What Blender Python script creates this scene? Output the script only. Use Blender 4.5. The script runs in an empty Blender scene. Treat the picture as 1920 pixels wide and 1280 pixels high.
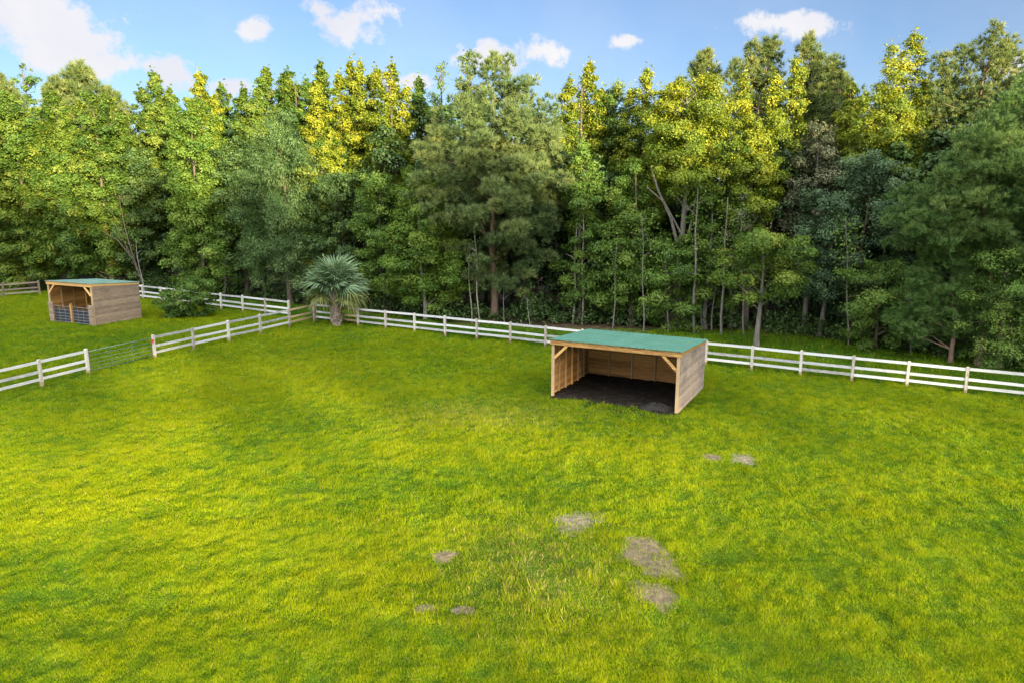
import bpy, math, random
import numpy as np
from mathutils import Vector, Matrix

# ------------------------------------------------------------------ camera, sky, sun, exposure
sc = bpy.context.scene
C = sc.collection
CAM_H, F_PX, PITCH = 9.5, 1400.0, math.atan(285.0 / 1400.0)
cam = bpy.data.cameras.new('camera'); cam.sensor_width = 36.0; cam.lens = F_PX / 1920 * 36
cam.clip_end = 6000; cam.clip_start = 0.1
co = bpy.data.objects.new('camera', cam); C.objects.link(co)
co.location = (0, 0, CAM_H); co.rotation_euler = (math.pi / 2 - PITCH, 0, 0)
sc.camera = co

SUN_EL = math.radians(10.0)
SUN_AZ = math.radians(150.0)            # clockwise from +Y: behind the camera, to the right
sun_dir = Vector((math.sin(SUN_AZ) * math.cos(SUN_EL), math.cos(SUN_AZ) * math.cos(SUN_EL), math.sin(SUN_EL)))
sl = bpy.data.lights.new('sun', 'SUN'); sl.energy = 5.0; sl.angle = math.radians(1.5); sl.color = (1.0, 0.81, 0.47)
so = bpy.data.objects.new('sun', sl); C.objects.link(so)
so.rotation_euler = sun_dir.to_track_quat('Z', 'Y').to_euler(); so.location = (60, -90, 60)

sc.view_settings.view_transform = 'Standard'; sc.view_settings.look = 'None'
sc.view_settings.gamma = 1.0; sc.view_settings.use_curve_mapping = False
sc.view_settings.exposure = 2.2

W = bpy.data.worlds.new("World"); sc.world = W; W.use_nodes = True
def build_world():
    nt = W.node_tree; N = nt.nodes; L = nt.links; N.clear()
    def M(op, a, b=None, c=None, clamp=False):
        n = N.new('ShaderNodeMath'); n.operation = op; n.use_clamp = clamp
        for i, v in enumerate((a, b, c)):
            if v is None: continue
            if isinstance(v, (int, float)): n.inputs[i].default_value = v
            else: L.new(v, n.inputs[i])
        return n.outputs[0]
    out = N.new('ShaderNodeOutputWorld'); bg = N.new('ShaderNodeBackground')
    sky = N.new('ShaderNodeTexSky'); sky.sky_type = 'NISHITA'; sky.sun_disc = False
    sky.sun_elevation = SUN_EL; sky.sun_rotation = SUN_AZ; sky.altitude = 0; sky.air_density = 0.6; sky.dust_density = 1.3; sky.ozone_density = 2.0
    bg.inputs['Strength'].default_value = SKY_STR
    tc = N.new('ShaderNodeTexCoord'); sep = N.new('ShaderNodeSeparateXYZ'); L.new(tc.outputs['Generated'], sep.inputs[0])
    x, y, z = sep.outputs
    yc = M('MAXIMUM', y, 0.05)
    u = M('DIVIDE', x, yc); v = M('DIVIDE', z, yc)
    nz = N.new('ShaderNodeTexNoise'); nz.inputs['Scale'].default_value = 17; nz.inputs['Detail'].default_value = 10; nz.inputs['Roughness'].default_value = 0.66
    L.new(tc.outputs['Generated'], nz.inputs['Vector'])
    nz2 = N.new('ShaderNodeTexNoise'); nz2.inputs['Scale'].default_value = 9; nz2.inputs['Detail'].default_value = 5
    L.new(tc.outputs['Generated'], nz2.inputs['Vector'])
    nv = M('SUBTRACT', nz.outputs['Fac'], 0.5)
    nb = M('SUBTRACT', nz2.outputs['Fac'], 0.5)
    # sunlit cumulus, each at its own bearing and height in the sky
    cp, sp = math.cos(PITCH), math.sin(PITCH)
    acc = None
    for (px, py, rx, ry) in ((40, 35, 190, 60), (150, 85, 120, 40), (225, 120, 110, 34), (325, 138, 70, 40), (425, 160, 60, 24), (486, 52, 30, 26),
                             (640, 48, 72, 44), (610, 20, 40, 22), (935, 112, 80, 32), (1002, 102, 52, 38), (1180, 76, 38, 16), (1465, 42, 78, 24), (1520, 50, 80, 30), (1905, 122, 34, 24), (770, 152, 40, 14)):
        def uv(px, py):
            dx, dz_ = (px - 960) / F_PX, (640 - py) / F_PX
            dy = cp + sp * dz_; dz = -sp + cp * dz_
            return dx / dy, dz / dy
        cu, cv = uv(px, py); eu = uv(px + rx, py)[0] - cu; ev = uv(px, py - ry)[1] - cv
        a = M('DIVIDE', M('SUBTRACT', u, cu), eu); b = M('DIVIDE', M('SUBTRACT', v, cv), ev)
        d2 = M('ADD', M('MULTIPLY', a, a), M('MULTIPLY', b, b))
        blob = M('SUBTRACT', 1.15, M('SQRT', d2))
        acc = blob if acc is None else M('MAXIMUM', acc, blob)
    acc = M('ADD', acc, M('ADD', M('MULTIPLY', nv, 4.8), M('MULTIPLY', nb, 1.2)))
    front = M('MULTIPLY', M('MULTIPLY', acc, 1.6, clamp=True), M('GREATER_THAN', y, 0.06))
    front = M('MAXIMUM', front, M('MULTIPLY', M('ADD', M('MULTIPLY', nb, 1.2), .42, clamp=True), .24))      # thin high veil
    # unseen bright cloud overhead and behind the viewer, added as fill light
    nz3 = N.new('ShaderNodeTexNoise'); nz3.inputs['Scale'].default_value = 2.2; nz3.inputs['Detail'].default_value = 6
    L.new(tc.outputs['Generated'], nz3.inputs['Vector'])
    back = M('ADD', M('MULTIPLY', M('SUBTRACT', 0.35, y), 1.6), M('MULTIPLY', M('SUBTRACT', nz3.outputs['Fac'], 0.5), 3.0))
    back = M('MULTIPLY', M('MULTIPLY', back, 1.0, clamp=True), M('GREATER_THAN', z, -0.02))
    shade = N.new('ShaderNodeMix'); shade.data_type = 'RGBA'
    L.new(M('ADD', M('MULTIPLY', nb, 2.0), 0.55, clamp=True), shade.inputs['Factor'])
    k = CLOUD
    shade.inputs['A'].default_value = (k * .76, k * .79, k * .92, 1); shade.inputs['B'].default_value = (k * .97, k * .96, k * .98, 1)
    m1 = N.new('ShaderNodeMix'); m1.data_type = 'RGBA'
    L.new(front, m1.inputs['Factor']); L.new(sky.outputs[0], m1.inputs['A']); L.new(shade.outputs['Result'], m1.inputs['B'])
    m2 = N.new('ShaderNodeMix'); m2.data_type = 'RGBA'
    k = CLOUD_FILL
    bc = N.new('ShaderNodeVectorMath'); bc.operation = 'SCALE'; bc.inputs[0].default_value = (k * .98, k * .985, k * .97)
    L.new(M('ADD', M('MULTIPLY', M('MAXIMUM', z, 0.0), 1.15), 0.40), bc.inputs['Scale'])      # the added fill is made stronger overhead
    L.new(back, m2.inputs['Factor']); L.new(m1.outputs['Result'], m2.inputs['A']); L.new(bc.outputs[0], m2.inputs['B'])
    L.new(m2.outputs['Result'], bg.inputs['Color']); L.new(bg.outputs[0], out.inputs[0])
SKY_STR, CLOUD, CLOUD_FILL = 0.05, 4.3, 18.0
build_world()
sc.cycles.use_denoising = True; sc.cycles.denoising_prefilter = 'NONE'; sc.cycles.use_adaptive_sampling = False; sc.cycles.max_bounces = 5; sc.cycles.diffuse_bounces = 3; sc.cycles.transmission_bounces = 3; sc.cycles.glossy_bounces = 2

# ------------------------------------------------------------------ measuring: photo pixel -> place on the ground / height at a distance
CP, SP = math.cos(PITCH), math.sin(PITCH)
def ray(px, py):
    dx, dv = (px - 960) / F_PX, (640 - py) / F_PX
    return dx, CP + SP * dv, -SP + CP * dv
def G(px, py):
    dx, dy, dz = ray(px, py); t = -CAM_H / dz
    return np.array([dx * t, dy * t, 0.0])
def at(px, py, Y):
    dx, dy, dz = ray(px, py); t = Y / dy
    return np.array([dx * t, Y, CAM_H + dz * t])
EDGE_PX = [-300, 0, 300, 600, 840, 1100, 1250, 1430, 1560, 1700, 1920, 2300]
EDGE_PY = [545, 548, 552, 572, 603, 607, 612, 620, 635, 655, 690, 745]
def edge_Y(px): return float(G(px, float(np.interp(px, EDGE_PX, EDGE_PY)))[1])
def fence_y(x): return np.where(x > -14.4, 46.14 - .551 * x, 54.05 - .62 * (x + 14.4))
def div_x(y): return (y - 83.9) / 2.048

# ------------------------------------------------------------------ helpers
def tag(o, label=None, cat=None, group=None, kind=None):
    if label: o['label'] = label
    if cat: o['category'] = cat
    if group: o['group'] = group
    if kind: o['kind'] = kind
    return o
def empty(name, loc, rz=0.0):
    o = bpy.data.objects.new(name, None); o.empty_display_size = .2; C.objects.link(o)
    o.location = tuple(float(v) for v in loc); o.rotation_euler = (0, 0, rz); return o
def mesh_np(name, V, F, mat, parent=None, tint=None, smooth=False):
    V = np.ascontiguousarray(V, dtype=np.float32); F = np.ascontiguousarray(F, dtype=np.int32)
    me = bpy.data.meshes.new(name); n = F.shape[1]
    me.vertices.add(len(V)); me.vertices.foreach_set('co', V.ravel())
    me.loops.add(F.size); me.loops.foreach_set('vertex_index', F.ravel())
    me.polygons.add(len(F)); me.polygons.foreach_set('loop_start', np.arange(0, F.size, n, dtype=np.int32))
    if tint is not None:
        a = me.attributes.new('tint', 'FLOAT', 'POINT'); a.data.foreach_set('value', np.ascontiguousarray(tint, dtype=np.float32))
    me.update(calc_edges=True)
    if smooth: me.polygons.foreach_set('use_smooth', np.ones(len(F), dtype=bool))
    me.materials.append(mat)
    o = bpy.data.objects.new(name, me); C.objects.link(o)
    if parent: o.parent = parent
    return o
class MB:
    """collects boxes, beams, plates and tubes into one mesh"""
    def __init__(s): s.v = []; s.f = []; s.m = []; s.t = []
    def add(s, vs, fs, mi=0, t=None):
        b = len(s.v); t = random.random() if t is None else t
        s.v += [tuple(map(float, q)) for q in vs]; s.t += [t] * len(vs)
        for i, f in enumerate(fs):
            s.f.append([b + k for k in f]); s.m.append(mi[i] if isinstance(mi, (list, tuple)) else mi)
    def box(s, x0, x1, y0, y1, z0, z1, mi=0, t=None):
        s.add([(x0, y0, z0), (x1, y0, z0), (x1, y1, z0), (x0, y1, z0), (x0, y0, z1), (x1, y0, z1), (x1, y1, z1), (x0, y1, z1)],
              [(3, 2, 1, 0), (4, 5, 6, 7), (0, 1, 5, 4), (1, 2, 6, 5), (2, 3, 7, 6), (3, 0, 4, 7)], mi, t)
    def beam(s, p, q, w, h, up=(0, 0, 1), mi=0, t=None):
        p, q, up = Vector(p), Vector(q), Vector(up); d = (q - p).normalized()
        a = d.cross(up).normalized(); b = a.cross(d).normalized(); a *= w / 2; b *= h / 2
        s.add([p - a - b, p + a - b, p + a + b, p - a + b, q - a - b, q + a - b, q + a + b, q - a + b],
              [(3, 2, 1, 0), (4, 5, 6, 7), (0, 1, 5, 4), (1, 2, 6, 5), (2, 3, 7, 6), (3, 0, 4, 7)], mi, t)
    def prism(s, poly, off, mi=0, t=None):
        """poly: list of 3-D points; off: thickness vector; mi: (first face, second face, sides)"""
        n = len(poly); off = Vector(off); a = [Vector(p) for p in poly]; b = [p + off for p in a]
        fs = [tuple(range(n)), tuple(range(2 * n - 1, n - 1, -1))] + [(i, i + n, (i + 1) % n + n, (i + 1) % n) for i in range(n)]
        mm = [mi[0], mi[1]] + [mi[2]] * n if isinstance(mi, (list, tuple)) else mi
        s.add(a + b, fs, mm, t)
    def tube(s, pts, r, n=8, mi=0, t=None):
        V, F = tube_np(np.array(pts, float), np.full(len(pts), r) if np.isscalar(r) else np.array(r), n)
        s.add(V, [tuple(f) for f in F], mi, t)
    def build(s, name, mats, parent=None, smooth=False):
        me = bpy.data.meshes.new(name); me.from_pydata(s.v, [], s.f)
        a = me.attributes.new('tint', 'FLOAT', 'POINT'); a.data.foreach_set('value', np.array(s.t, dtype=np.float32))
        for m in (mats if isinstance(mats, (list, tuple)) else [mats]): me.materials.append(m)
        me.polygons.foreach_set('material_index', np.array(s.m, dtype=np.int32))
        if smooth: me.polygons.foreach_set('use_smooth', np.ones(len(me.polygons), dtype=bool))
        me.update()
        o = bpy.data.objects.new(name, me); C.objects.link(o)
        if parent: o.parent = parent
        return o
def tube_np(P, R, n=6):
    P = np.asarray(P, float); k = len(P)
    T = np.gradient(P, axis=0); T /= np.linalg.norm(T, axis=1)[:, None] + 1e-9
    ref = np.where(np.abs(T[:, 2:3]) > .9, np.array([[1., 0, 0]]), np.array([[0., 0, 1]]))
    A = np.cross(T, ref); A /= np.linalg.norm(A, axis=1)[:, None] + 1e-9; B = np.cross(T, A)
    ang = np.linspace(0, 2 * np.pi, n, endpoint=False)
    V = (P[:, None] + R[:, None, None] * (A[:, None] * np.cos(ang)[None, :, None] + B[:, None] * np.sin(ang)[None, :, None])).reshape(-1, 3)
    F = []
    for i in range(k - 1):
        for j in range(n):
            a = i * n + j; b = i * n + (j + 1) % n; F.append((a, b, b + n, a + n))
    return V, np.array(F)
def vnoise(x, y, scale, seed=0):
    rs = np.random.RandomState(seed); T = rs.rand(256, 256)
    u = np.asarray(x) / scale + 1000.3; v = np.asarray(y) / scale + 1000.7
    i = np.floor(u).astype(int); j = np.floor(v).astype(int); a = u - i; b = v - j
    a = a * a * (3 - 2 * a); b = b * b * (3 - 2 * b)
    g = lambda p, q: T[p & 255, q & 255]
    return (g(i, j) * (1 - a) + g(i + 1, j) * a) * (1 - b) + (g(i, j + 1) * (1 - a) + g(i + 1, j + 1) * a) * b
def fbm(x, y, scale, seed=0, octv=3):
    s = 0; w = 0
    for o in range(octv): s = s + vnoise(x, y, scale / 2 ** o, seed + o) * .5 ** o; w += .5 ** o
    return s / w

# ------------------------------------------------------------------ materials
def new_mat(name):
    m = bpy.data.materials.new(name); m.use_nodes = True; nt = m.node_tree; nt.nodes.clear()
    out = nt.nodes.new('ShaderNodeOutputMaterial'); p = nt.nodes.new('ShaderNodeBsdfPrincipled'); nt.links.new(p.outputs[0], out.inputs[0])
    return m, nt, p, out
def ramp(nt, fac, stops):
    r = nt.nodes.new('ShaderNodeValToRGB'); e = r.color_ramp.elements
    while len(e) < len(stops): e.new(.5)
    for k, (pos, c) in zip(e, stops): k.position = pos; k.color = (*c, 1)
    nt.links.new(fac, r.inputs[0]); return r.outputs[0]
def noise(nt, scale, detail=4, vec=None, rough=.55):
    n = nt.nodes.new('ShaderNodeTexNoise'); n.inputs['Scale'].default_value = scale; n.inputs['Detail'].default_value = detail; n.inputs['Roughness'].default_value = rough
    if vec is not None: nt.links.new(vec, n.inputs['Vector'])
    return n.outputs['Fac']
def mixc(nt, fac, a, b, mode='MIX'):
    n = nt.nodes.new('ShaderNodeMix'); n.data_type = 'RGBA'; n.blend_type = mode
    for key, v in (('Factor', fac), ('A', a), ('B', b)):
        if isinstance(v, (int, float)): n.inputs[key].default_value = v
        elif isinstance(v, tuple): n.inputs[key].default_value = (*v, 1)
        else: nt.links.new(v, n.inputs[key])
    return n.outputs['Result']
def mathn(nt, op, a, b=None, clamp=False):
    n = nt.nodes.new('ShaderNodeMath'); n.operation = op; n.use_clamp = clamp
    for i, v in enumerate((a, b)):
        if v is None: continue
        if isinstance(v, (int, float)): n.inputs[i].default_value = v
        else: nt.links.new(v, n.inputs[i])
    return n.outputs[0]
def attr(nt, name='tint'):
    a = nt.nodes.new('ShaderNodeAttribute'); a.attribute_name = name; return a.outputs['Fac']
def bump(nt, p, h, strength=.4, dist=.02):
    b = nt.nodes.new('ShaderNodeBump'); b.inputs['Strength'].default_value = strength; b.inputs['Distance'].default_value = dist
    nt.links.new(h, b.inputs['Height']); nt.links.new(b.outputs[0], p.inputs['Normal'])
def leaf_mat(name, lo, mid, hi, trans=.4, rough=.5):
    """tint runs from the darker, older leaves to the pale fresh ones"""
    m, nt, p, out = new_mat(name)
    col = ramp(nt, attr(nt), [(0, lo), (.5, mid), (1, hi)])
    nt.links.new(col, p.inputs['Base Color']); p.inputs['Roughness'].default_value = rough; p.inputs['Specular IOR Level'].default_value = .25
    t = nt.nodes.new('ShaderNodeBsdfTranslucent')
    tc = mixc(nt, 1.0, col, (1.0, 1.0, .55), 'MULTIPLY'); nt.links.new(tc, t.inputs['Color'])
    mx = nt.nodes.new('ShaderNodeMixShader'); mx.inputs[0].default_value = trans
    nt.links.new(p.outputs[0], mx.inputs[1]); nt.links.new(t.outputs[0], mx.inputs[2]); nt.links.new(mx.outputs[0], out.inputs[0])
    return m
def wood_mat(name, a, b, dark, stretch=(1.2, 1.2, 16), stain=.0, rough=.8, tintmix=.6):
    m, nt, p, out = new_mat(name)
    tc = nt.nodes.new('ShaderNodeTexCoord'); mp = nt.nodes.new('ShaderNodeMapping'); mp.inputs['Scale'].default_value = stretch
    nt.links.new(tc.outputs['Object'], mp.inputs[0])
    g = noise(nt, 3.0, 6, mp.outputs[0], .65)
    f = mathn(nt, 'ADD', mathn(nt, 'MULTIPLY', attr(nt), tintmix), mathn(nt, 'MULTIPLY', mathn(nt, 'SUBTRACT', g, .5), 1.6), clamp=False)
    col = ramp(nt, mathn(nt, 'ADD', f, .1, clamp=True), [(0, dark), (.35, a), (1, b)])
    k = noise(nt, 7.0, 2, tc.outputs['Object'])
    kn = ramp(nt, k, [(.70, (0, 0, 0)), (.78, (1, 1, 1))])
    col = mixc(nt, mathn(nt, 'MULTIPLY', kn, .35), col, dark)
    if stain:
        s = noise(nt, .9, 5, tc.outputs['Object'], .7)
        sm = ramp(nt, s, [(.50, (0, 0, 0)), (.66, (1, 1, 1))])
        col = mixc(nt, mathn(nt, 'MULTIPLY', sm, stain), col, (.09, .075, .075))
    nt.links.new(col, p.inputs['Base Color']); p.inputs['Roughness'].default_value = rough; p.inputs['Specular IOR Level'].default_value = .2
    bump(nt, p, g, .3, .01)
    return m
def bark_mat(name, a, b):
    m, nt, p, out = new_mat(name)
    tc = nt.nodes.new('ShaderNodeTexCoord'); mp = nt.nodes.new('ShaderNodeMapping'); mp.inputs['Scale'].default_value = (3, 3, .8)
    nt.links.new(tc.outputs['Object'], mp.inputs[0]); g = noise(nt, 4, 6, mp.outputs[0], .7)
    nt.links.new(ramp(nt, g, [(.3, a), (.65, b)]), p.inputs['Base Color']); p.inputs['Roughness'].default_value = .9; bump(nt, p, g, .6, .03)
    return m
def plain(name, c, rough=.5, metal=0.0, var=.25, scale=5):
    m, nt, p, out = new_mat(name); tc = nt.nodes.new('ShaderNodeTexCoord')
    g = noise(nt, scale, 5, tc.outputs['Object'])
    nt.links.new(ramp(nt, g, [(.3, tuple(v * (1 - var) for v in c)), (.7, tuple(min(1, v * (1 + var)) for v in c))]), p.inputs['Base Color'])
    p.inputs['Roughness'].default_value = rough; p.inputs['Metallic'].default_value = metal
    return m

LEAF = {
    'gum':   leaf_mat('gum_leaf', (.040, .090, .016), (.092, .168, .024), (.22, .265, .038)),
    'fresh': leaf_mat('fresh_leaf', (.055, .125, .020), (.125, .215, .032), (.22, .30, .05)),
    'mid':   leaf_mat('mid_leaf', (.050, .105, .020), (.100, .185, .032), (.175, .25, .045)),
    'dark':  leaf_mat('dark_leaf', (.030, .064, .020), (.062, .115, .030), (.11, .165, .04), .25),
    'teal':  leaf_mat('teal_leaf', (.026, .056, .026), (.052, .100, .044), (.09, .145, .065), .2, .45),
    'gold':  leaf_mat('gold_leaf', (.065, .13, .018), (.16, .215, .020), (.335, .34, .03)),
    'olive': leaf_mat('olive_leaf', (.055, .110, .018), (.105, .175, .026), (.20, .25, .038)),
    'grey':  leaf_mat('grey_leaf', (.040, .052, .026), (.075, .09, .045), (.15, .15, .09), .2),
    'feather': leaf_mat('feather_leaf', (.055, .11, .035), (.10, .18, .06), (.19, .27, .10)),
    'pine':  leaf_mat('pine_needle', (.055, .095, .032), (.11, .155, .045), (.23, .245, .075), .25),
    'bluepine': leaf_mat('blue_pine_needle', (.055, .098, .036), (.112, .165, .058), (.23, .26, .085), .25),
    'deeppine': leaf_mat('deep_pine_needle', (.038, .088, .026), (.080, .150, .040), (.155, .22, .06), .25),
    'brightpine': leaf_mat('bright_pine_needle', (.05, .11, .028), (.09, .175, .045), (.15, .23, .065), .3),
}
BARK = {'brown': bark_mat('brown_bark', (.045, .033, .026), (.12, .095, .075)), 'pale': bark_mat('pale_bark', (.10, .094, .084), (.31, .295, .27)),
        'pine': bark_mat('pine_bark', (.07, .045, .033), (.21, .14, .10)), 'grey': bark_mat('grey_bark', (.065, .058, .052), (.19, .175, .16))}

# ------------------------------------------------------------------ foliage
def unit(a): return a / (np.linalg.norm(a, axis=-1, keepdims=True) + 1e-9)
PROF = {
    'cone': lambda t: np.clip(t / .12, .25, 1) ** .5 * np.clip(1 - t, 0, 1) ** .5,
    'oval': lambda t: np.sqrt(np.clip(1 - (2 * t - .9) ** 2 / 1.21, 0, 1)),
    'column': lambda t: np.clip(t / .1, .4, 1) ** .5 * np.clip(1 - t ** 2.6, 0, 1) ** .6,
    'round': lambda t: np.sqrt(np.clip(1 - (2 * t - 1) ** 2, 0, 1)),
}
def leaves_mesh(P, Nrm, size, rng, ratio=.62, droop=None):
    n = len(P); r = unit(rng.normal(size=(n, 3)))
    if droop is not None: r = unit(r * (1 - droop) + np.array([0, 0, -1.0]) * droop * 1.6)
    a = unit(r - Nrm * np.sum(r * Nrm, 1, keepdims=True)); b = np.cross(Nrm, a)
    L = size[:, None]; w = L * ratio * .5
    V = np.stack([P - a * L * .5, P + b * w + Nrm * L * .08, P + a * L * .5, P - b * w + Nrm * L * .08], 1).reshape(-1, 3)
    F = np.arange(4 * n).reshape(n, 4)
    return V, F
def broadleaf(rng, H, zb, R, prof='cone', leaders=None, ncl=110, cr=.95, nleaf=15000, leaf=.3, droop=None, gap=0.0, ratio=.62, sunlit_top=0.0):
    """clump centres on the limb ends of each leader, leaves over every clump; returns leaf mesh, tint, clump centres"""
    leaders = leaders or [(0, 0, H, R, zb)]
    wts = np.array([l[3] * (l[2] - l[4]) for l in leaders]); wts = wts / wts.sum()
    Cs, Rs = [], []
    for (dx, dy, zt, Rl, z0), w in zip(leaders, wts):
        n = max(7, int(ncl * w / 2.6)); t = (np.arange(n) + rng.rand(n)) / n; t = t ** .95
        a = np.arange(n) * 2.39996 + rng.rand() * 6 + rng.normal(size=n) * .5
        env = np.clip(PROF[prof](t), .05, None) * Rl * np.clip(1 + .2 * np.sin(2 * a + 5 * t + rng.rand() * 6) + .24 * rng.normal(size=n), .45, 1.5)
        rise = .55 * t - .12 + .12 * rng.normal(size=n)
        for f, sz in ((.42, .85), (.74, 1.0), (1.0, .72)):
            k = np.ones(n, bool) if f > .7 else (rng.rand(n) < .6)
            aa = a + rng.normal(size=n) * .2 * f
            c = np.stack([dx + env * f * np.cos(aa), dy + env * f * np.sin(aa), z0 + t * (zt - z0) + env * f * rise], 1)
            Cs.append(c[k]); Rs.append((sz * cr * rng.uniform(.65, 1.25, n) * (.34 + .66 * np.clip(env / Rl * 1.2, 0, 1)))[k])
        k = 7; tt = np.linspace(.90, 1.04, k)      # the leading shoot
        Cs.append(np.stack([dx + rng.normal(size=k) * .16, dy + rng.normal(size=k) * .16, z0 + tt * (zt - z0)], 1)); Rs.append(cr * np.linspace(.42, .16, k))
    Cn = np.concatenate(Cs); rc = np.concatenate(Rs)
    if gap: keep = rng.rand(len(Cn)) > gap; Cn, rc = Cn[keep], rc[keep]
    cnt = np.maximum(6, (nleaf * rc ** 2 / np.sum(rc ** 2))).astype(int)
    idx = np.repeat(np.arange(len(Cn)), cnt); n = len(idx)
    d = unit(rng.normal(size=(n, 3)) + np.array([0, 0, .35]))
    rr = rc[idx][:, None] * (.35 + .65 * rng.rand(n, 1) ** .6)
    lump = 1 + .3 * np.sin(d[:, :1] * 5 + idx[:, None]) * np.cos(d[:, 1:2] * 4 + idx[:, None] * 1.7)
    P = Cn[idx] + d * rr * lump * np.array([1.1, 1.1, .78])
    loose = rng.rand(n) < .16     # stray leaves along the limbs
    back_ = rng.rand(n, 1) * .5
    P = np.where(loose[:, None], (Cn[idx] * np.array([1, 1, 1]) - Cn[idx] * np.array([1, 1, .06]) * back_) + rng.normal(size=(n, 3)) * np.clip(.12 + .35 * rc[idx][:, None], .12, .34), P)
    if droop is not None: P[:, 2] -= (rr[:, 0] * (np.abs(d[:, 0]) + np.abs(d[:, 1])) ** 2) * .35
    keep = P[:, 2] > .12; P, d, idx = P[keep], d[keep], idx[keep]; n = len(P)
    ax = unit(Cn[idx] * np.array([1, 1, 0]) + 1e-6)
    Nrm = unit(d * .55 + ax * .25 + np.array([0, 0, .55]) + rng.normal(size=(n, 3)) * .30)
    V, F = leaves_mesh(P, Nrm, leaf * rng.uniform(.65, 1.3, n), rng, ratio, droop)
    ct = np.clip(.5 + .22 * rng.normal(size=len(Cn)), 0, 1)
    tint = np.clip(ct[idx] + .12 * rng.normal(size=n) + sunlit_top * ((P[:, 2] - zb) / (H - zb) - .5), 0, 1)     # sunlit tops over shaded lower crowns, painted into the gold leaves
    return V, F, np.repeat(tint, 4), Cn
def pine_crown(rng, H, zb, R, prof='oval', nb=90, tufts=1700, needles=14, nl=.3, wid=.035, leaders=None):
    leaders = leaders or [(0, 0, H, R, zb)]
    wts = np.array([l[3] * (l[2] - l[4]) for l in leaders]); wts = wts / wts.sum()
    Cs, Rs = [], []
    for (dx, dy, zt, Rl, z0), w in zip(leaders, wts):
        n = max(6, int(nb * w)); t = ((np.arange(n) + rng.rand(n)) / n) ** .95; a = np.arange(n) * 2.39996 + rng.normal(size=n) * .4
        env = np.clip(PROF[prof](t), .12, 1) * Rl * rng.uniform(.7, 1.15, n)
        for f, s in ((1.0, .75), (.78, .9), (.55, .85)):
            keep = rng.rand(n) < (1.0 if f > .9 else .8)
            z = z0 + t * (zt - z0) + env * .16 * f + rng.normal(size=n) * .2
            aa = a + rng.normal(size=n) * .22
            c = np.stack([dx + env * f * np.cos(aa), dy + env * f * np.sin(aa), z], 1)
            Cs.append(c[keep]); Rs.append((s * rng.uniform(.65, 1.2, n) * np.clip(.32 + .2 * env, .4, .85))[keep])
        k = 6; Cs.append(np.stack([dx + rng.normal(size=k) * .25, dy + rng.normal(size=k) * .25, zt + np.linspace(-1.2, .1, k)], 1)); Rs.append(np.full(k, .3))
    Cn = np.concatenate(Cs); rc = np.concatenate(Rs)
    cnt = np.maximum(4, tufts * rc ** 2 / np.sum(rc ** 2)).astype(int); idx = np.repeat(np.arange(len(Cn)), cnt); n = len(idx)
    d = unit(rng.normal(size=(n, 3)) + np.array([0, 0, .35]))
    T = Cn[idx] + d * (rc[idx][:, None] * (.4 + .6 * rng.rand(n, 1) ** .5)) * np.stack([np.full(n, 1.25), np.full(n, 1.25), np.where(Cn[idx][:, 2] > zb + .72 * (H - zb), 1.25, .55)], 1)
    axis = unit(d * .7 + np.array([0, 0, .75]) + rng.normal(size=(n, 3)) * .25)
    k = needles; A = np.repeat(axis, k, 0); Tp = np.repeat(T, k, 0); m = len(A)
    nd = unit(A + rng.normal(size=(m, 3)) * .48)
    L = nl * rng.uniform(.7, 1.25, (m, 1))
    side = unit(np.cross(nd, unit(rng.normal(size=(m, 3))))) * wid * .5
    root = Tp + nd * L * .06
    V = np.stack([root - side, root + side, root + nd * L], 1).reshape(-1, 3); F = np.arange(3 * m).reshape(m, 3)
    ct = np.clip(.5 + .22 * rng.normal(size=len(Cn)), 0, 1)
    tint = np.clip(ct[np.repeat(idx, k)] + .15 * rng.normal(size=m), 0, 1)
    return V, F, np.repeat(tint, 3), Cn
def trunk_mesh(rng, H, r, Cn, nl=22, lean=(0, 0), forks=None, rl=.3, top=.92):
    zs = np.linspace(0, H * top, 12); ph = rng.rand(2) * 6
    P = np.stack([lean[0] * zs / H + .12 * np.sin(zs * .5 + ph[0]) * (zs > .3), lean[1] * zs / H + .12 * np.sin(zs * .45 + ph[1]) * (zs > .3), zs], 1)
    P[0, 2] = -.15
    Rr = r * (1 - .85 * zs / (H * top)); Rr[0] *= 1.35
    V, F = tube_np(P, Rr, 8); Vs, Fs = [V], [F]; off = len(V)
    if len(Cn):
        for i in rng.choice(len(Cn), min(nl, len(Cn)), replace=False):
            c = Cn[i]; hd = math.hypot(c[0], c[1]); z0 = max(.8, min(c[2] - .45 * hd - .3, H * .88)); f = min(1, z0 / (H * top))
            b = np.array([np.interp(z0, zs, P[:, 0]), np.interp(z0, zs, P[:, 1]), z0])
            mid = b * .45 + c * .55 + np.array([0, 0, .12 * hd]) + rng.normal(size=3) * .12
            rb = r * (1 - .85 * f) * rl + .012
            v, g = tube_np(np.array([b, mid, c]), np.array([rb, rb * .6, rb * .25]), 5); Vs.append(v); Fs.append(g + off); off += len(v)
    for (pts, r0, r1) in forks or []:
        pts = np.array(pts, float); v, g = tube_np(pts, np.linspace(r0, r1, len(pts)), 6); Vs.append(v); Fs.append(g + off); off += len(v)
    return np.concatenate(Vs), np.concatenate(Fs)
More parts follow.
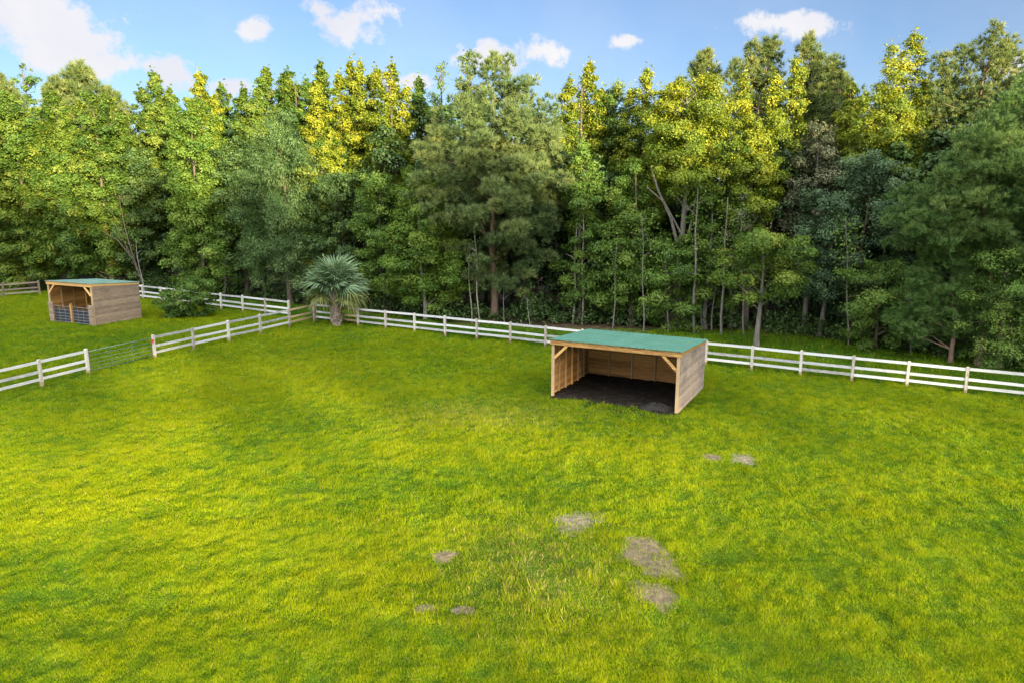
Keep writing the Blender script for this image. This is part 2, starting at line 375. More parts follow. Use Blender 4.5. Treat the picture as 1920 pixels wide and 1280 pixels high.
# ------------------------------------------------------------------ ground
def bumps(x, y): return (fbm(x, y, 2.2, 5, 3) - .5) * .10
def ground():
    xs = np.concatenate([[-1800, -900, -400, -200, -120], np.arange(-80, 60.1, .3), [100, 200, 400, 900, 1800]])
    ys = np.concatenate([[-600, -200, -80, -30], np.arange(0, 90.1, .3), [120, 200, 400, 900, 1800, 3000]])
    X, Y = np.meshgrid(xs, ys); Z = bumps(X, Y) - .055
    nx, ny = len(xs), len(ys); V = np.stack([X, Y, Z], 2).reshape(-1, 3)
    i = np.arange(nx - 1)[None, :] + nx * np.arange(ny - 1)[:, None]; i = i.ravel()
    F = np.stack([i, i + 1, i + nx + 1, i + nx], 1)
    m, nt, p, out = new_mat('soil_and_thatch')
    geo = nt.nodes.new('ShaderNodeNewGeometry'); pos = geo.outputs['Position']
    sep = nt.nodes.new('ShaderNodeSeparateXYZ'); nt.links.new(pos, sep.inputs[0])
    n1 = noise(nt, 1.6, 6, pos, .65); n2 = noise(nt, .35, 3, pos)
    thatch = ramp(nt, n1, [(.3, (.022, .044, .005)), (.55, (.070, .110, .008)), (.75, (.12, .15, .015))])
    litter = ramp(nt, n1, [(.3, (.025, .018, .012)), (.55, (.07, .05, .032)), (.72, (.13, .095, .06))])
    dist = mathn(nt, 'ADD', mathn(nt, 'SUBTRACT', sep.outputs[1], 46.14), mathn(nt, 'MULTIPLY', sep.outputs[0], .551))
    dist = mathn(nt, 'SUBTRACT', dist, mathn(nt, 'MULTIPLY', mathn(nt, 'MULTIPLY', mathn(nt, 'SUBTRACT', sep.outputs[0], 4.0), .1, True), 6.5))
    wood = mathn(nt, 'ADD', mathn(nt, 'MULTIPLY', mathn(nt, 'SUBTRACT', dist, 5.4), .4), mathn(nt, 'MULTIPLY', mathn(nt, 'SUBTRACT', n2, .5), 3.0))
    col = mixc(nt, mathn(nt, 'ADD', wood, .0, clamp=True), thatch, litter)
    nt.links.new(col, p.inputs['Base Color']); p.inputs['Roughness'].default_value = 1.0; p.inputs['Specular IOR Level'].default_value = .05; bump(nt, p, n1, .8, .05)
    o = mesh_np('ground', V, F, m, smooth=True)
    tag(o, 'flat pasture soil and wood floor under the grass', 'ground', kind='structure')
ground()
# bare patches worn in the pasture
PATCH = [  # px, py, half-width px, half-height px, kind
    (1085, 976, 48, 20, 'pale'), (1205, 1028, 40, 28, 'grey'), (1242, 1062, 34, 26, 'grey'), (1230, 1112, 42, 26, 'grey'), (1335, 855, 20, 7, 'grey'), (1393, 857, 28, 10, 'pale'),
    (835, 1040, 26, 12, 'grey'), (795, 1140, 22, 10, 'grey'), (868, 1142, 20, 9, 'grey')]
PATCH_W = []
def patches():
    mats = {}
    for k, a, b, c in (('pale', (.05, .04, .032), (.15, .12, .098), (.30, .25, .21)), ('grey', (.045, .033, .022), (.115, .085, .06), (.20, .155, .115))):
        m, nt, p, out = new_mat(k + '_dry_soil'); geo = nt.nodes.new('ShaderNodeNewGeometry')
        g = noise(nt, 5, 7, geo.outputs['Position'], .7); nt.links.new(ramp(nt, g, [(.3, a), (.5, b), (.7, c)]), p.inputs['Base Color'])
        p.inputs['Roughness'].default_value = .95; bump(nt, p, g, .9, .06); mats[k] = m
    labs = ['pale dry soil scrape nearest the middle of the pasture, largest and lightest', 'grey worn streak of soil just right of the pale scrape', 'grey worn soil beside the lower end of the worn streak',
            'grey worn soil lowest on the right of the trampled ring', 'small grey bare spot, left one of the pair in front of the shelter', 'pale bare spot, right one of the pair in front of the shelter',
            'faint grey thin patch on the upper left of the trampled ring', 'grey bare spot at the lower left of the trampled ring', 'bare spot at the lower left under tall weeds']
    for i, (px, py, rx, ry, k) in enumerate(PATCH):
        c = G(px, py); ax = G(px + rx, py)[0] - c[0]; ay = G(px, py - ry)[1] - c[1]; PATCH_W.append((c[0], c[1], ax, ay))
        rng = np.random.RandomState(40 + i); nr, na = 9, 36; V = [(0, 0, 0)]; F = []
        for r in range(1, nr + 1):
            for a in range(na):
                th = a / na * 2 * math.pi; q = r / nr
                w = 1.08 + .22 * math.sin(2 * th + i) + .15 * math.sin(3 * th + 2 * i) + .10 * math.sin(5 * th + 3 * i) + .06 * math.sin(9 * th + i) + .03 * rng.randn()
                V.append((ax * q * w * math.cos(th), ay * q * w * math.sin(th), -.006 + rng.rand() * .022 * (1 - q) - .02 * q ** 3))
        V = np.array(V); V[:, 2] += bumps(c[0] + V[:, 0], c[1] + V[:, 1]) - .0
        f3 = []; f4 = []
        for a in range(na): f3.append((0, 1 + a, 1 + (a + 1) % na, 0))
        for r in range(nr - 1):
            for a in range(na): f4.append((1 + r * na + a, 1 + (r + 1) * na + a, 1 + (r + 1) * na + (a + 1) % na, 1 + r * na + (a + 1) % na))
        me = bpy.data.meshes.new('dirt_patch'); me.from_pydata([tuple(v) for v in V], [], [t[:3] for t in f3] + f4); me.materials.append(mats[k])
        me.polygons.foreach_set('use_smooth', [True] * len(me.polygons)); o = bpy.data.objects.new('dirt_patch', me); C.objects.link(o); o.location = (c[0], c[1], 0)
        tag(o, labs[i], 'dirt', kind='structure')
patches()

# ------------------------------------------------------------------ sheds
EXT = wood_mat('weathered_siding', (.33, .27, .235), (.50, .42, .375), (.17, .135, .12), (.5, .5, 20), stain=.7, tintmix=.22)
EXT2 = wood_mat('weathered_siding_brown', (.30, .225, .165), (.47, .37, .29), (.13, .10, .08), (.5, .5, 20), stain=.45, tintmix=.22)
INN = wood_mat('inner_boards', (.34, .175, .062), (.52, .295, .12), (.13, .065, .025), (.5, .5, 16), tintmix=.35)
POST = wood_mat('treated_post', (.28, .20, .12), (.43, .325, .20), (.16, .11, .06), (9, 9, .7))
BEAM = wood_mat('honey_beam', (.52, .31, .12), (.66, .44, .19), (.22, .11, .04), (.6, 9, 9))
GREY_POST = wood_mat('grey_post', (.38, .33, .28), (.52, .46, .40), (.2, .17, .14), (9, 9, .7))
def roof_mat(name, a, b):
    m, nt, p, out = new_mat(name); tc = nt.nodes.new('ShaderNodeTexCoord')
    g = noise(nt, 1.2, 6, tc.outputs['Object'], .6)
    nt.links.new(ramp(nt, g, [(.3, a), (.7, b)]), p.inputs['Base Color'])
    p.inputs['Roughness'].default_value = .42; p.inputs['Specular IOR Level'].default_value = .4; return m
ROOF = roof_mat('green_roof_metal', (.066, .18, .14), (.095, .225, .18)); ROOF2 = roof_mat('faded_roof_metal', (.07, .16, .14), (.15, .24, .22))
NAVY_SHEET = plain('dark_navy_sheet', (.012, .016, .028), .7); WIRE = plain('dull_steel', (.22, .23, .24), .45, .6)
def clip_poly(poly, f):
    out = []
    for i, p in enumerate(poly):
        q = poly[(i + 1) % len(poly)]; a, b = f(p), f(q)
        if a >= 0: out.append(p)
        if a * b < 0: t = a / (a - b); out.append((p[0] + t * (q[0] - p[0]), p[1] + t * (q[1] - p[1])))
    return out
def shed(A, B, D, hf, hb, label, ext, stalls=False):
    A, B = np.array(A), np.array(B); Wd = float(np.linalg.norm(B - A)); rz = math.atan2(B[1] - A[1], B[0] - A[0])
    root = empty('run_in_shed', (A[0], A[1], 0), rz); tag(root, label, 'shed', 'horse shelters in the paddocks')
    zr = lambda y: hf + (hb - hf) * y / D
    def plank_wall(name, n_len, to3, off, top, seed):
        """horizontal boards in a wall; to3 maps (along, up) to 3-D on the outer face, off points inward"""
        random.seed(seed); mb = MB(); h = .185; z = .03
        while z < max(top(0), top(n_len)):
            z1 = z + h - .009
            cuts = [0, n_len] if n_len < 4.9 else [0, n_len * random.choice((.4, .6)), n_len]
            for a, b in zip(cuts, cuts[1:]):
                poly = clip_poly([(a + .002, z), (b - .002, z), (b - .002, z1), (a + .002, z1)], lambda p: top(p[0]) - p[1])
                if len(poly) >= 3:
                    j = random.uniform(0, .006); mb.prism([Vector(to3(*p)) - Vector(off).normalized() * j for p in poly], Vector(off), (0, 1, 0))
            z += h
        return mb.build(name, [ext, INN], root)
    th = .03
    plank_wall('wall', D - .06, lambda a, z: (Wd - 0.0, a + .05, z), (-th, 0, 0), lambda a: zr(a + .05) - .16, 1)
    plank_wall('wall', D - .06, lambda a, z: (0.0, a + .05, z), (th, 0, 0), lambda a: zr(a + .05) - .16, 2)
    plank_wall('wall', Wd, lambda a, z: (a, D, z), (0, -th, 0), lambda a: zr(D) - .12, 3)
    # side rim boards under the roof (honey coloured)
    for x in (-.022, Wd + .002):
        mb = MB(); mb.prism([(x, -.02, zr(0) - .17), (x, D + .02, zr(D) - .17), (x, D + .02, zr(D) - .015), (x, -.02, zr(0) - .015)], (.02, 0, 0)); mb.build('rim_board', BEAM, root)
    # front posts, beam, braces
    for x in (.02, Wd - .16):
        mb = MB(); mb.box(x, x + .14, -.03, .045, 0, zr(0) - .245); mb.build('post', POST, root)
    mb = MB(); mb.box(-.03, Wd + .03, -.07, -.0315, zr(0) - .24, zr(0) - .015); mb.box(-.02, Wd + .02, -.029, .06, zr(0) - .235, zr(0) - .03); mb.build('beam', BEAM, root)
    for x, s in ((.16, 1), (Wd - .16, -1)):
        mb = MB(); L = .62; mb.beam((x, -.005, zr(0) - .24 - L), (x + s * L, -.005, zr(0) - .24), .07, .12, (0, 0, 1)); mb.build('brace', BEAM, root)
    # interior studs and back posts
    for k in range(1, 6 if not stalls else 4):
        y = D * k / (6 if not stalls else 4)
        for x in (.034, Wd - .12):
            mb = MB(); mb.box(x, x + .085, y - .02, y + .02, 0, zr(y) - .1); mb.build('stud', POST if k % 3 else BEAM, root)
    nback = 4 if not stalls else 3
    for k in range(1, nback + 1):
        x = Wd * k / (nback + 1); mb = MB(); mb.box(x - .03, x + .03, D - .12, D - .034, 0, zr(D) - .1); mb.build('stud', POST, root)
    for k in range(1, 4):
        x0 = Wd * k / 4; mb = MB(); mb.beam((x0, .07, zr(.07) - .10), (x0, D - .13, zr(D - .13) - .10), .05, .14); mb.build('rafter', INN, root)
    # ribbed metal roof
    o = .16; x0, x1, y0, y1 = -o * .55, Wd + o * .55, -.16, D + .14; prof = [x0]; zz = [0.0]; n = int((x1 - x0) / .3)
    for i in range(n):
        c = x0 + (i + .5) * (x1 - x0) / n
        for dx, dz in ((-.04, 0), (-.015, .022), (.015, .022), (.04, 0)): prof.append(c + dx); zz.append(dz)
    prof.append(x1); zz.append(0.0); mb = MB(); m = len(prof); V = []
    for yy in (y0, y1):
        for dz in (0, -.012):
            for x, z in zip(prof, zz): V.append((x, yy, zr(yy) + z + dz + .006))
    Fq = []
    for i in range(m - 1):
        Fq.append((i, i + 1, 2 * m + i + 1, 2 * m + i)); Fq.append((m + i + 1, m + i, 3 * m + i, 3 * m + i + 1))
        Fq.append((i + 1, i, m + i, m + i + 1)); Fq.append((2 * m + i, 2 * m + i + 1, 3 * m + i + 1, 3 * m + i))
    Fq += [(0, 2 * m, 3 * m, m), (m - 1, 2 * m - 1, 4 * m - 1, 3 * m - 1)]
    mb.add(V, Fq, 0, .5); mb.build('roof', ROOF2 if stalls else ROOF, root)
    if stalls:
        for x, s in ((-.01, 1), (Wd + .01 - .62, 1)):
            random.seed(7); mb = MB(); z = 0.03; xa, xb = (x, x + .5) if x < 1 else (x + .12, x + .62)
            while z < 1.35: mb.box(xa, xb, -.10, -.072, z, z + .178); z += .185
            mb.build('stub_wall', ext, root)
        mb = MB(); mb.box(Wd / 2 - .08, Wd / 2 + .08, -.10, .05, 0, 1.45); mb.build('centre_post', BEAM, root)
        for xa, xb in ((.5, Wd / 2 - .09), (Wd / 2 + .09, Wd - .51)):
            mb = MB(); mb.box(xa, xb, .06, .075, .03, 1.05); mb.build('dark_panel', NAVY_SHEET, root)  # solid dark navy sheet behind the bars
            mb = MB()
            for z in (.12, .32, .52, .74, .98, 1.25): mb.tube([(xa, -.05, z), (xb, -.05, z)], .014, 6)
            for x in np.linspace(xa + .02, xb - .02, 4): mb.tube([(x, -.05, .1), (x, -.05, 1.26)], .012, 6)
            mb.build('wire_panel', WIRE, root)
    return root, Wd, rz
A, B = G(1033, 743), G(1272, 775)
SHED_R, WR, RZR = shed(A, B, 4.75, 2.74, 2.40, 'open fronted wooden shelter with green ribbed roof and dark dirt floor', EXT)
A2, B2 = G(97, 603), G(180, 612)
SHED_L, WL, RZL = shed(A2, B2, 3.8, 3.0, 2.72, 'wooden shelter with railed stall front beyond the dividing fence', EXT2, True)
def shed_local(root, rz, x, y):
    dx, dy = x - root.location.x, y - root.location.y
    return dx * math.cos(rz) + dy * math.sin(rz), -dx * math.sin(rz) + dy * math.cos(rz)
def dirt_floor():
    xs = np.linspace(.0, WR, 60); ys = np.linspace(-1.0, 4.72, 58); X, Y = np.meshgrid(xs, ys)
    xw = SHED_R.location.x + X * math.cos(RZR) - Y * math.sin(RZR); yw = SHED_R.location.y + X * math.sin(RZR) + Y * math.cos(RZR)
    edge = np.clip((Y + .75 - 1.2 * fbm(X, Y, 1.2, 9)) / .5, 0, 1)
    Z = bumps(xw, yw) + (.035 + .06 * fbm(X, Y, .8, 3) + .05 * fbm(X, Y, .25, 4)) * edge - .05 * (1 - edge)
    V = np.stack([X, Y, Z], 2).reshape(-1, 3); nx, ny = 60, 58
    i = (np.arange(nx - 1)[None, :] + nx * np.arange(ny - 1)[:, None]).ravel(); F = np.stack([i, i + 1, i + nx + 1, i + nx], 1)
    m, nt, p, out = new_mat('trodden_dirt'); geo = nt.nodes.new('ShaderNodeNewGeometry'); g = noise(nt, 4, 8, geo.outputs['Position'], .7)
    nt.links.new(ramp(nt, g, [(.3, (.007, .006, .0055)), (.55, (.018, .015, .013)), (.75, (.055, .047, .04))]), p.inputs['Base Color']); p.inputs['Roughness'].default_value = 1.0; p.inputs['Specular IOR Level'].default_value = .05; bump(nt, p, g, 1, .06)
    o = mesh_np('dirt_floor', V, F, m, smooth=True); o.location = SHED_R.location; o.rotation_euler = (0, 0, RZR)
    tag(o, 'dark trodden dirt covering the floor of the open shelter', 'ground', kind='structure')
    # wet dark heap inside the front right corner
    rng = np.random.RandomState(5); nr, na = 10, 30; V = [(0, 0, .24)]; F = []
    for r in range(1, nr + 1):
        for a in range(na):
            th = a / na * 6.2832; q = r / nr; w = 1 + .2 * math.sin(2 * th + 1) + .12 * math.sin(5 * th) + .08 * rng.randn()
            V.append((.75 * q * w * math.cos(th), .42 * q * w * math.sin(th), .20 * (1 - q ** 2.2) + .11 * rng.rand() * (1 - q) + .02 * math.sin(th * 4) - .01))
    F = [(0, 1 + a, 1 + (a + 1) % na) for a in range(na)] + [(1 + r * na + a, 1 + (r + 1) * na + a, 1 + (r + 1) * na + (a + 1) % na, 1 + r * na + (a + 1) % na) for r in range(nr - 1) for a in range(na)]
    me = bpy.data.meshes.new('muck_heap'); me.from_pydata(V, [], F); m2 = plain('wet_black_muck', (.008, .007, .007), .75, 0, .5, 8); m2.node_tree.nodes['Principled BSDF'].inputs['Specular IOR Level'].default_value = .3; me.materials.append(m2)
    for pl in me.polygons: pl.use_smooth = True
    h = bpy.data.objects.new('muck_heap', me); C.objects.link(h); lx, ly = WR - 1.05, .25
    h.location = (SHED_R.location.x + lx * math.cos(RZR) - ly * math.sin(RZR), SHED_R.location.y + lx * math.sin(RZR) + ly * math.cos(RZR), .03); h.rotation_euler = (0, 0, RZR)
    tag(h, 'black wet heap of muck in the front right corner of the open shelter', 'heap')
dirt_floor()

# ------------------------------------------------------------------ fences
PAINT = wood_mat('white_painted_board', (.40, .41, .43), (.56, .57, .59), (.2, .2, .2), (1.2, 1.2, 9), rough=.7, tintmix=.85)
PAINT_POST = wood_mat('white_painted_post', (.38, .355, .33), (.56, .54, .52), (.22, .19, .16), (6, 6, 1.0), rough=.75)
OLD = wood_mat('bare_grey_board', (.20, .165, .13), (.32, .27, .22), (.09, .07, .055), (1.2, 1.2, 9))
TAN = wood_mat('unpainted_board', (.36, .27, .17), (.50, .40, .28), (.2, .14, .09), (1.2, 1.2, 9))
BASE = wood_mat('bare_post_foot', (.26, .20, .13), (.38, .30, .21), (.12, .09, .06), (6, 6, 1.0))
def fence(pts, label, h=1.32, rail=None, post=None, tan_last=False, brown=()):
    pts = [np.array(p[:2], float) for p in pts]; rail = rail or PAINT; post = post or PAINT_POST
    o0 = pts[0]; root = empty('board_fence', (o0[0], o0[1], 0)); tag(root, label, 'fence')
    random.seed(int(abs(o0[0] * 100)))
    for i, p in enumerate(pts):
        q = p - o0; d = (pts[min(i + 1, len(pts) - 1)] - pts[max(i - 1, 0)]); a = math.atan2(d[1], d[0])
        mb = MB(); w = .065; hh = h + random.uniform(-.02, .03); lx, ly = random.uniform(-.012, .012), random.uniform(-.012, .012)
        def ring(z, w): return [(c * w * math.cos(a) - s * w * math.sin(a) + q[0] + lx * z, c * w * math.sin(a) + s * w * math.cos(a) + q[1] + ly * z, z) for c, s in ((-1, -1), (1, -1), (1, 1), (-1, 1))]
        zs = [-.1, .20, .2001, hh - .02, hh]; ws = [w, w, w, w, w * .8]; V = sum((ring(z, ww) for z, ww in zip(zs, ws)), [])
        F = [(4 * k + j, 4 * k + (j + 1) % 4, 4 * k + 4 + (j + 1) % 4, 4 * k + 4 + j) for k in range(4) for j in range(4)] + [(16, 17, 18, 19)]
        mb.add(V, F, [1] * 4 + [0] * 13, random.random()); mb.build('post', [post, BASE], root)
    for i, (p, q) in enumerate(zip(pts, pts[1:])):
        d = q - p; L = np.linalg.norm(d); d = d / L; p2 = p - o0 + d * .066; q2 = q - o0 - d * .066
        for z in (h - .12, h * .60 - .09, h * .33 - .09):
            s = random.uniform(-.012, .012); mb = MB(); mb.beam((*p2, z + s), (*q2, z + s + random.uniform(-.018, .018)), .035, .132)
            mb.build('rail', TAN if i in brown else rail, root)
    return root
def line_pts(p, q, step=2.46):
    p, q = np.array(p, float), np.array(q, float); n = max(1, int(round(np.linalg.norm(q - p) / step))); return [p + (q - p) * k / n for k in range(n + 1)]
d = unit(np.array([1, -.551])); P0 = np.array([-.1, 46.2])
corner = P0 - d * 2.47 * 6.62
right_pts = [corner] + [P0 + d * 2.47 * k for k in range(-6, 15)]
fence(right_pts, 'long white three rail board fence behind the palm and the open shelter', brown=(1,))
c0 = corner - d * .15
fence([c0 + (np.array([-32.3, 64.9]) - c0) * k / 8 - np.array([0, 0]) for k in range(0, 12)][1:] , 'white board fence behind the leafy shrub and railed shelter')
# its last bay to the shared corner post is carried by the dividing fence
g0 = G(291, 671)[:2]; dv = [G(362.5, 652.5)[:2], G(426, 640)[:2], G(482, 626)[:2], G(535, 613)[:2]]
dl = unit(corner - g0); n_d = int(round(np.linalg.norm(corner - g0) / 2.5))
dpts = [g0 + (corner - g0) * k / n_d for k in range(n_d)] + [corner - dl * .14]
fence(dpts, 'sunlit white board fence running from the metal gate to the palm corner', brown=(n_d - 1,))
g1 = G(166, 700)[:2]; dl2 = unit(G(77, 723)[:2] - g1)
fence([g1 + dl2 * 2.62 * k for k in range(5)], 'white board fence on the near side of the metal gate')
fence(line_pts(G(75, 553)[:2], G(-140, 572)[:2], 2.5), 'grey unpainted board fence at the far left edge of the wood', 1.3, OLD, OLD)
def gate():
    v = g0 - g1; L = float(np.linalg.norm(v)); root = empty('metal_gate', (g1[0], g1[1], 0), math.atan2(v[1], v[0])); tag(root, 'dark green tubular metal field gate between two white fence ends', 'gate')
    GM = plain('green_gate_paint', (.10, .16, .10), .5, .2); a, b = .12, L - .14
    mb = MB(); mb.tube([(a, 0, .15), (a, 0, 1.12), (a + .05, 0, 1.17), (b - .05, 0, 1.2), (b, 0, 1.15), (b, 0, .15), (a, 0, .15)], .026, 8); mb.build('frame', GM, root, True)
    for z in (.33, .52, .72, .94):
        mb = MB(); mb.tube([(a, 0, z), (b, 0, z)], .019, 6); mb.build('bar', GM, root, True)
    for x in (a + (b - a) * .33, a + (b - a) * .67):
        mb = MB(); mb.box(x - .02, x + .02, -.024, -.02, .15, 1.17); mb.build('upright', GM, root)
    RED = plain('red_latch_paint', (.55, .05, .03), .5)
    mb = MB(); mb.box(b - .04, b + .12, -.07, -.03, .96, 1.10); mb.tube([(b + .02, -.05, .98), (b + .05, -.06, .84), (b + .10, -.05, .97)], .018, 6); mb.build('latch', RED, root)
gate()

# ------------------------------------------------------------------ grass
def grass():
    rng = np.random.RandomState(1); parts = []
    def zone(y0, y1, dens, wid, hgt):
        hw = .70 * y1 * 1.0 + 10; n = int((y1 - y0) * 2 * hw * dens)
        y = rng.uniform(y0, y1, n); x = rng.uniform(-hw, hw, n)
        k = np.abs(x) < .70 * y + 9.5; x, y = x[k], y[k]
        fy = fence_y(x); behind = y - fy
        lim = 5.4 + np.clip((x - 4) / 10, 0, 1) * 6.0; k = (behind < .6) | ((behind < lim * (.7 + .7 * vnoise(x, y, 3, 8))) & (rng.rand(len(x)) < np.clip(1.25 - behind / lim, .15, 1)))
        x, y, behind = x[k], y[k], behind[k]
        for root, rz, Wd, D in ((SHED_R, RZR, WR, 4.75), (SHED_L, RZL, WL, 3.8)):
            lx, ly = shed_local(root, rz, x, y); k = ~((lx > .05) & (lx < Wd - .05) & (ly > ((-1.0 + 1.3 * fbm(x, y, 1.1, 2, 2) + 1.2 * rng.rand(len(x)) ** 1.5) if root is SHED_R else 0)) & (ly < D)); x, y, behind = x[k], y[k], behind[k]
        keep = rng.rand(len(x)) > .45 * np.exp(-(((x - .8) / 2.1) ** 2 + ((y - 17.9) / 2.2) ** 2))
        for (cx, cy, ax, ay) in PATCH_W:
            q = np.sqrt(((x - cx) / ax) ** 2 + ((y - cy) / ay) ** 2) + (fbm(x, y, .5, 6) - .5) * 1.1
            keep &= rng.rand(len(x)) < np.clip((q - .35) / .85, .24, 1)
        x, y, behind = x[keep], y[keep], behind[keep]; n = len(x)
        cl = np.clip(.5 + 1.5 * (fbm(x, y, .5, 21, 2) - .5), 0, 1); big = fbm(x, y, 3.2, 31, 3); huge = fbm(x, y, 11, 41, 2)
        fine = np.clip(.5 + 1.7 * (fbm(x, y, .26, 51, 2) - .5), 0, 1); hh = hgt * (.35 + .75 * cl + .55 * fine) * (.8 + .5 * big) * rng.uniform(.6, 1.3, n)
        hh *= 1 + .5 * np.clip(1 - np.abs(behind) / .5, 0, 1) + .5 * (behind > .3)
        lx, ly = shed_local(SHED_R, RZR, x, y)
        left = x < div_x(y); hh = np.where(left, hh * 1.3, hh)
        # tall weeds on the trampled ring
        ring = np.exp(-(((x - .6) / 2.0) ** 2 + ((y - 17.6) / 2.4) ** 2)); weed = (rng.rand(n) < .10 * ring) ; hh = np.where(weed, hh * 2.0, hh)
        th = rng.rand(n) * 6.283; lean = np.abs(rng.normal(size=n)) * .5 + .18 + .5 * (cl < .42)
        lean = np.clip(lean, 0, 1.35)
        swirl = 6.283 * 2 * vnoise(x, y, 1.6, 77); th = np.where(rng.rand(n) < .35, swirl + rng.normal(size=n) * .5, th)
        dx, dy = np.cos(th) * np.sin(lean), np.sin(th) * np.sin(lean); dz = np.cos(lean)
        w = wid * rng.uniform(.7, 1.3, n) * np.where(weed, 1.5, 1); b = rng.rand(n) * 6.283
        z0 = bumps(x, y) - .022
        p0 = np.stack([x - np.cos(b) * w / 2, y - np.sin(b) * w / 2, z0], 1); p1 = np.stack([x + np.cos(b) * w / 2, y + np.sin(b) * w / 2, z0], 1)
        p2 = np.stack([x + dx * hh, y + dy * hh, z0 + dz * hh + .01], 1)
        dull = np.clip(.9 * ring + .8 * np.exp(-(((x + 1.5) / 4) ** 2 + ((y - 31) / 2.0) ** 2)), 0, 1)
        t = .45 + .60 * (big - .5) + .32 * (huge - .5) + .24 * (cl - .5) + .34 * (fine - .5) + .11 * rng.normal(size=n)
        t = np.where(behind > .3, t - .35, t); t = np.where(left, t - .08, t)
        dry = rng.rand(n) < (.03 + .26 * dull); t = np.clip(t - .30 * ring, 0, .8); t = np.where(dry, rng.uniform(.9, 1.0, n), t)
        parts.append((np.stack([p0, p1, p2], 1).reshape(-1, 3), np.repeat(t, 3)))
    zone(7.5, 9.5, 2200, .014, .065); zone(9.5, 15, 5600, .0115, .062); zone(15, 20, 3800, .0145, .068); zone(20, 28, 1900, .021, .078); zone(28, 38, 1050, .029, .09); zone(38, 70, 520, .042, .11)
    V = np.concatenate([p[0] for p in parts]); t = np.concatenate([p[1] for p in parts]); F = np.arange(len(V)).reshape(-1, 3)
    m, nt, p, out = new_mat('grass_blade')
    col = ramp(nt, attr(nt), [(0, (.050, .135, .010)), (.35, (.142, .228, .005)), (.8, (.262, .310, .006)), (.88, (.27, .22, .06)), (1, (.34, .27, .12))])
    nt.links.new(col, p.inputs['Base Color']); p.inputs['Roughness'].default_value = .55; p.inputs['Specular IOR Level'].default_value = .06
    tr = nt.nodes.new('ShaderNodeBsdfTranslucent'); nt.links.new(col, tr.inputs['Color']); mx = nt.nodes.new('ShaderNodeMixShader'); mx.inputs[0].default_value = .4
    nt.links.new(p.outputs[0], mx.inputs[1]); nt.links.new(tr.outputs[0], mx.inputs[2]); nt.links.new(mx.outputs[0], out.inputs[0])
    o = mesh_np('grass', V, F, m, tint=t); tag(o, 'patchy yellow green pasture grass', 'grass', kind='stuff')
    print('grass blades', len(F))
grass()

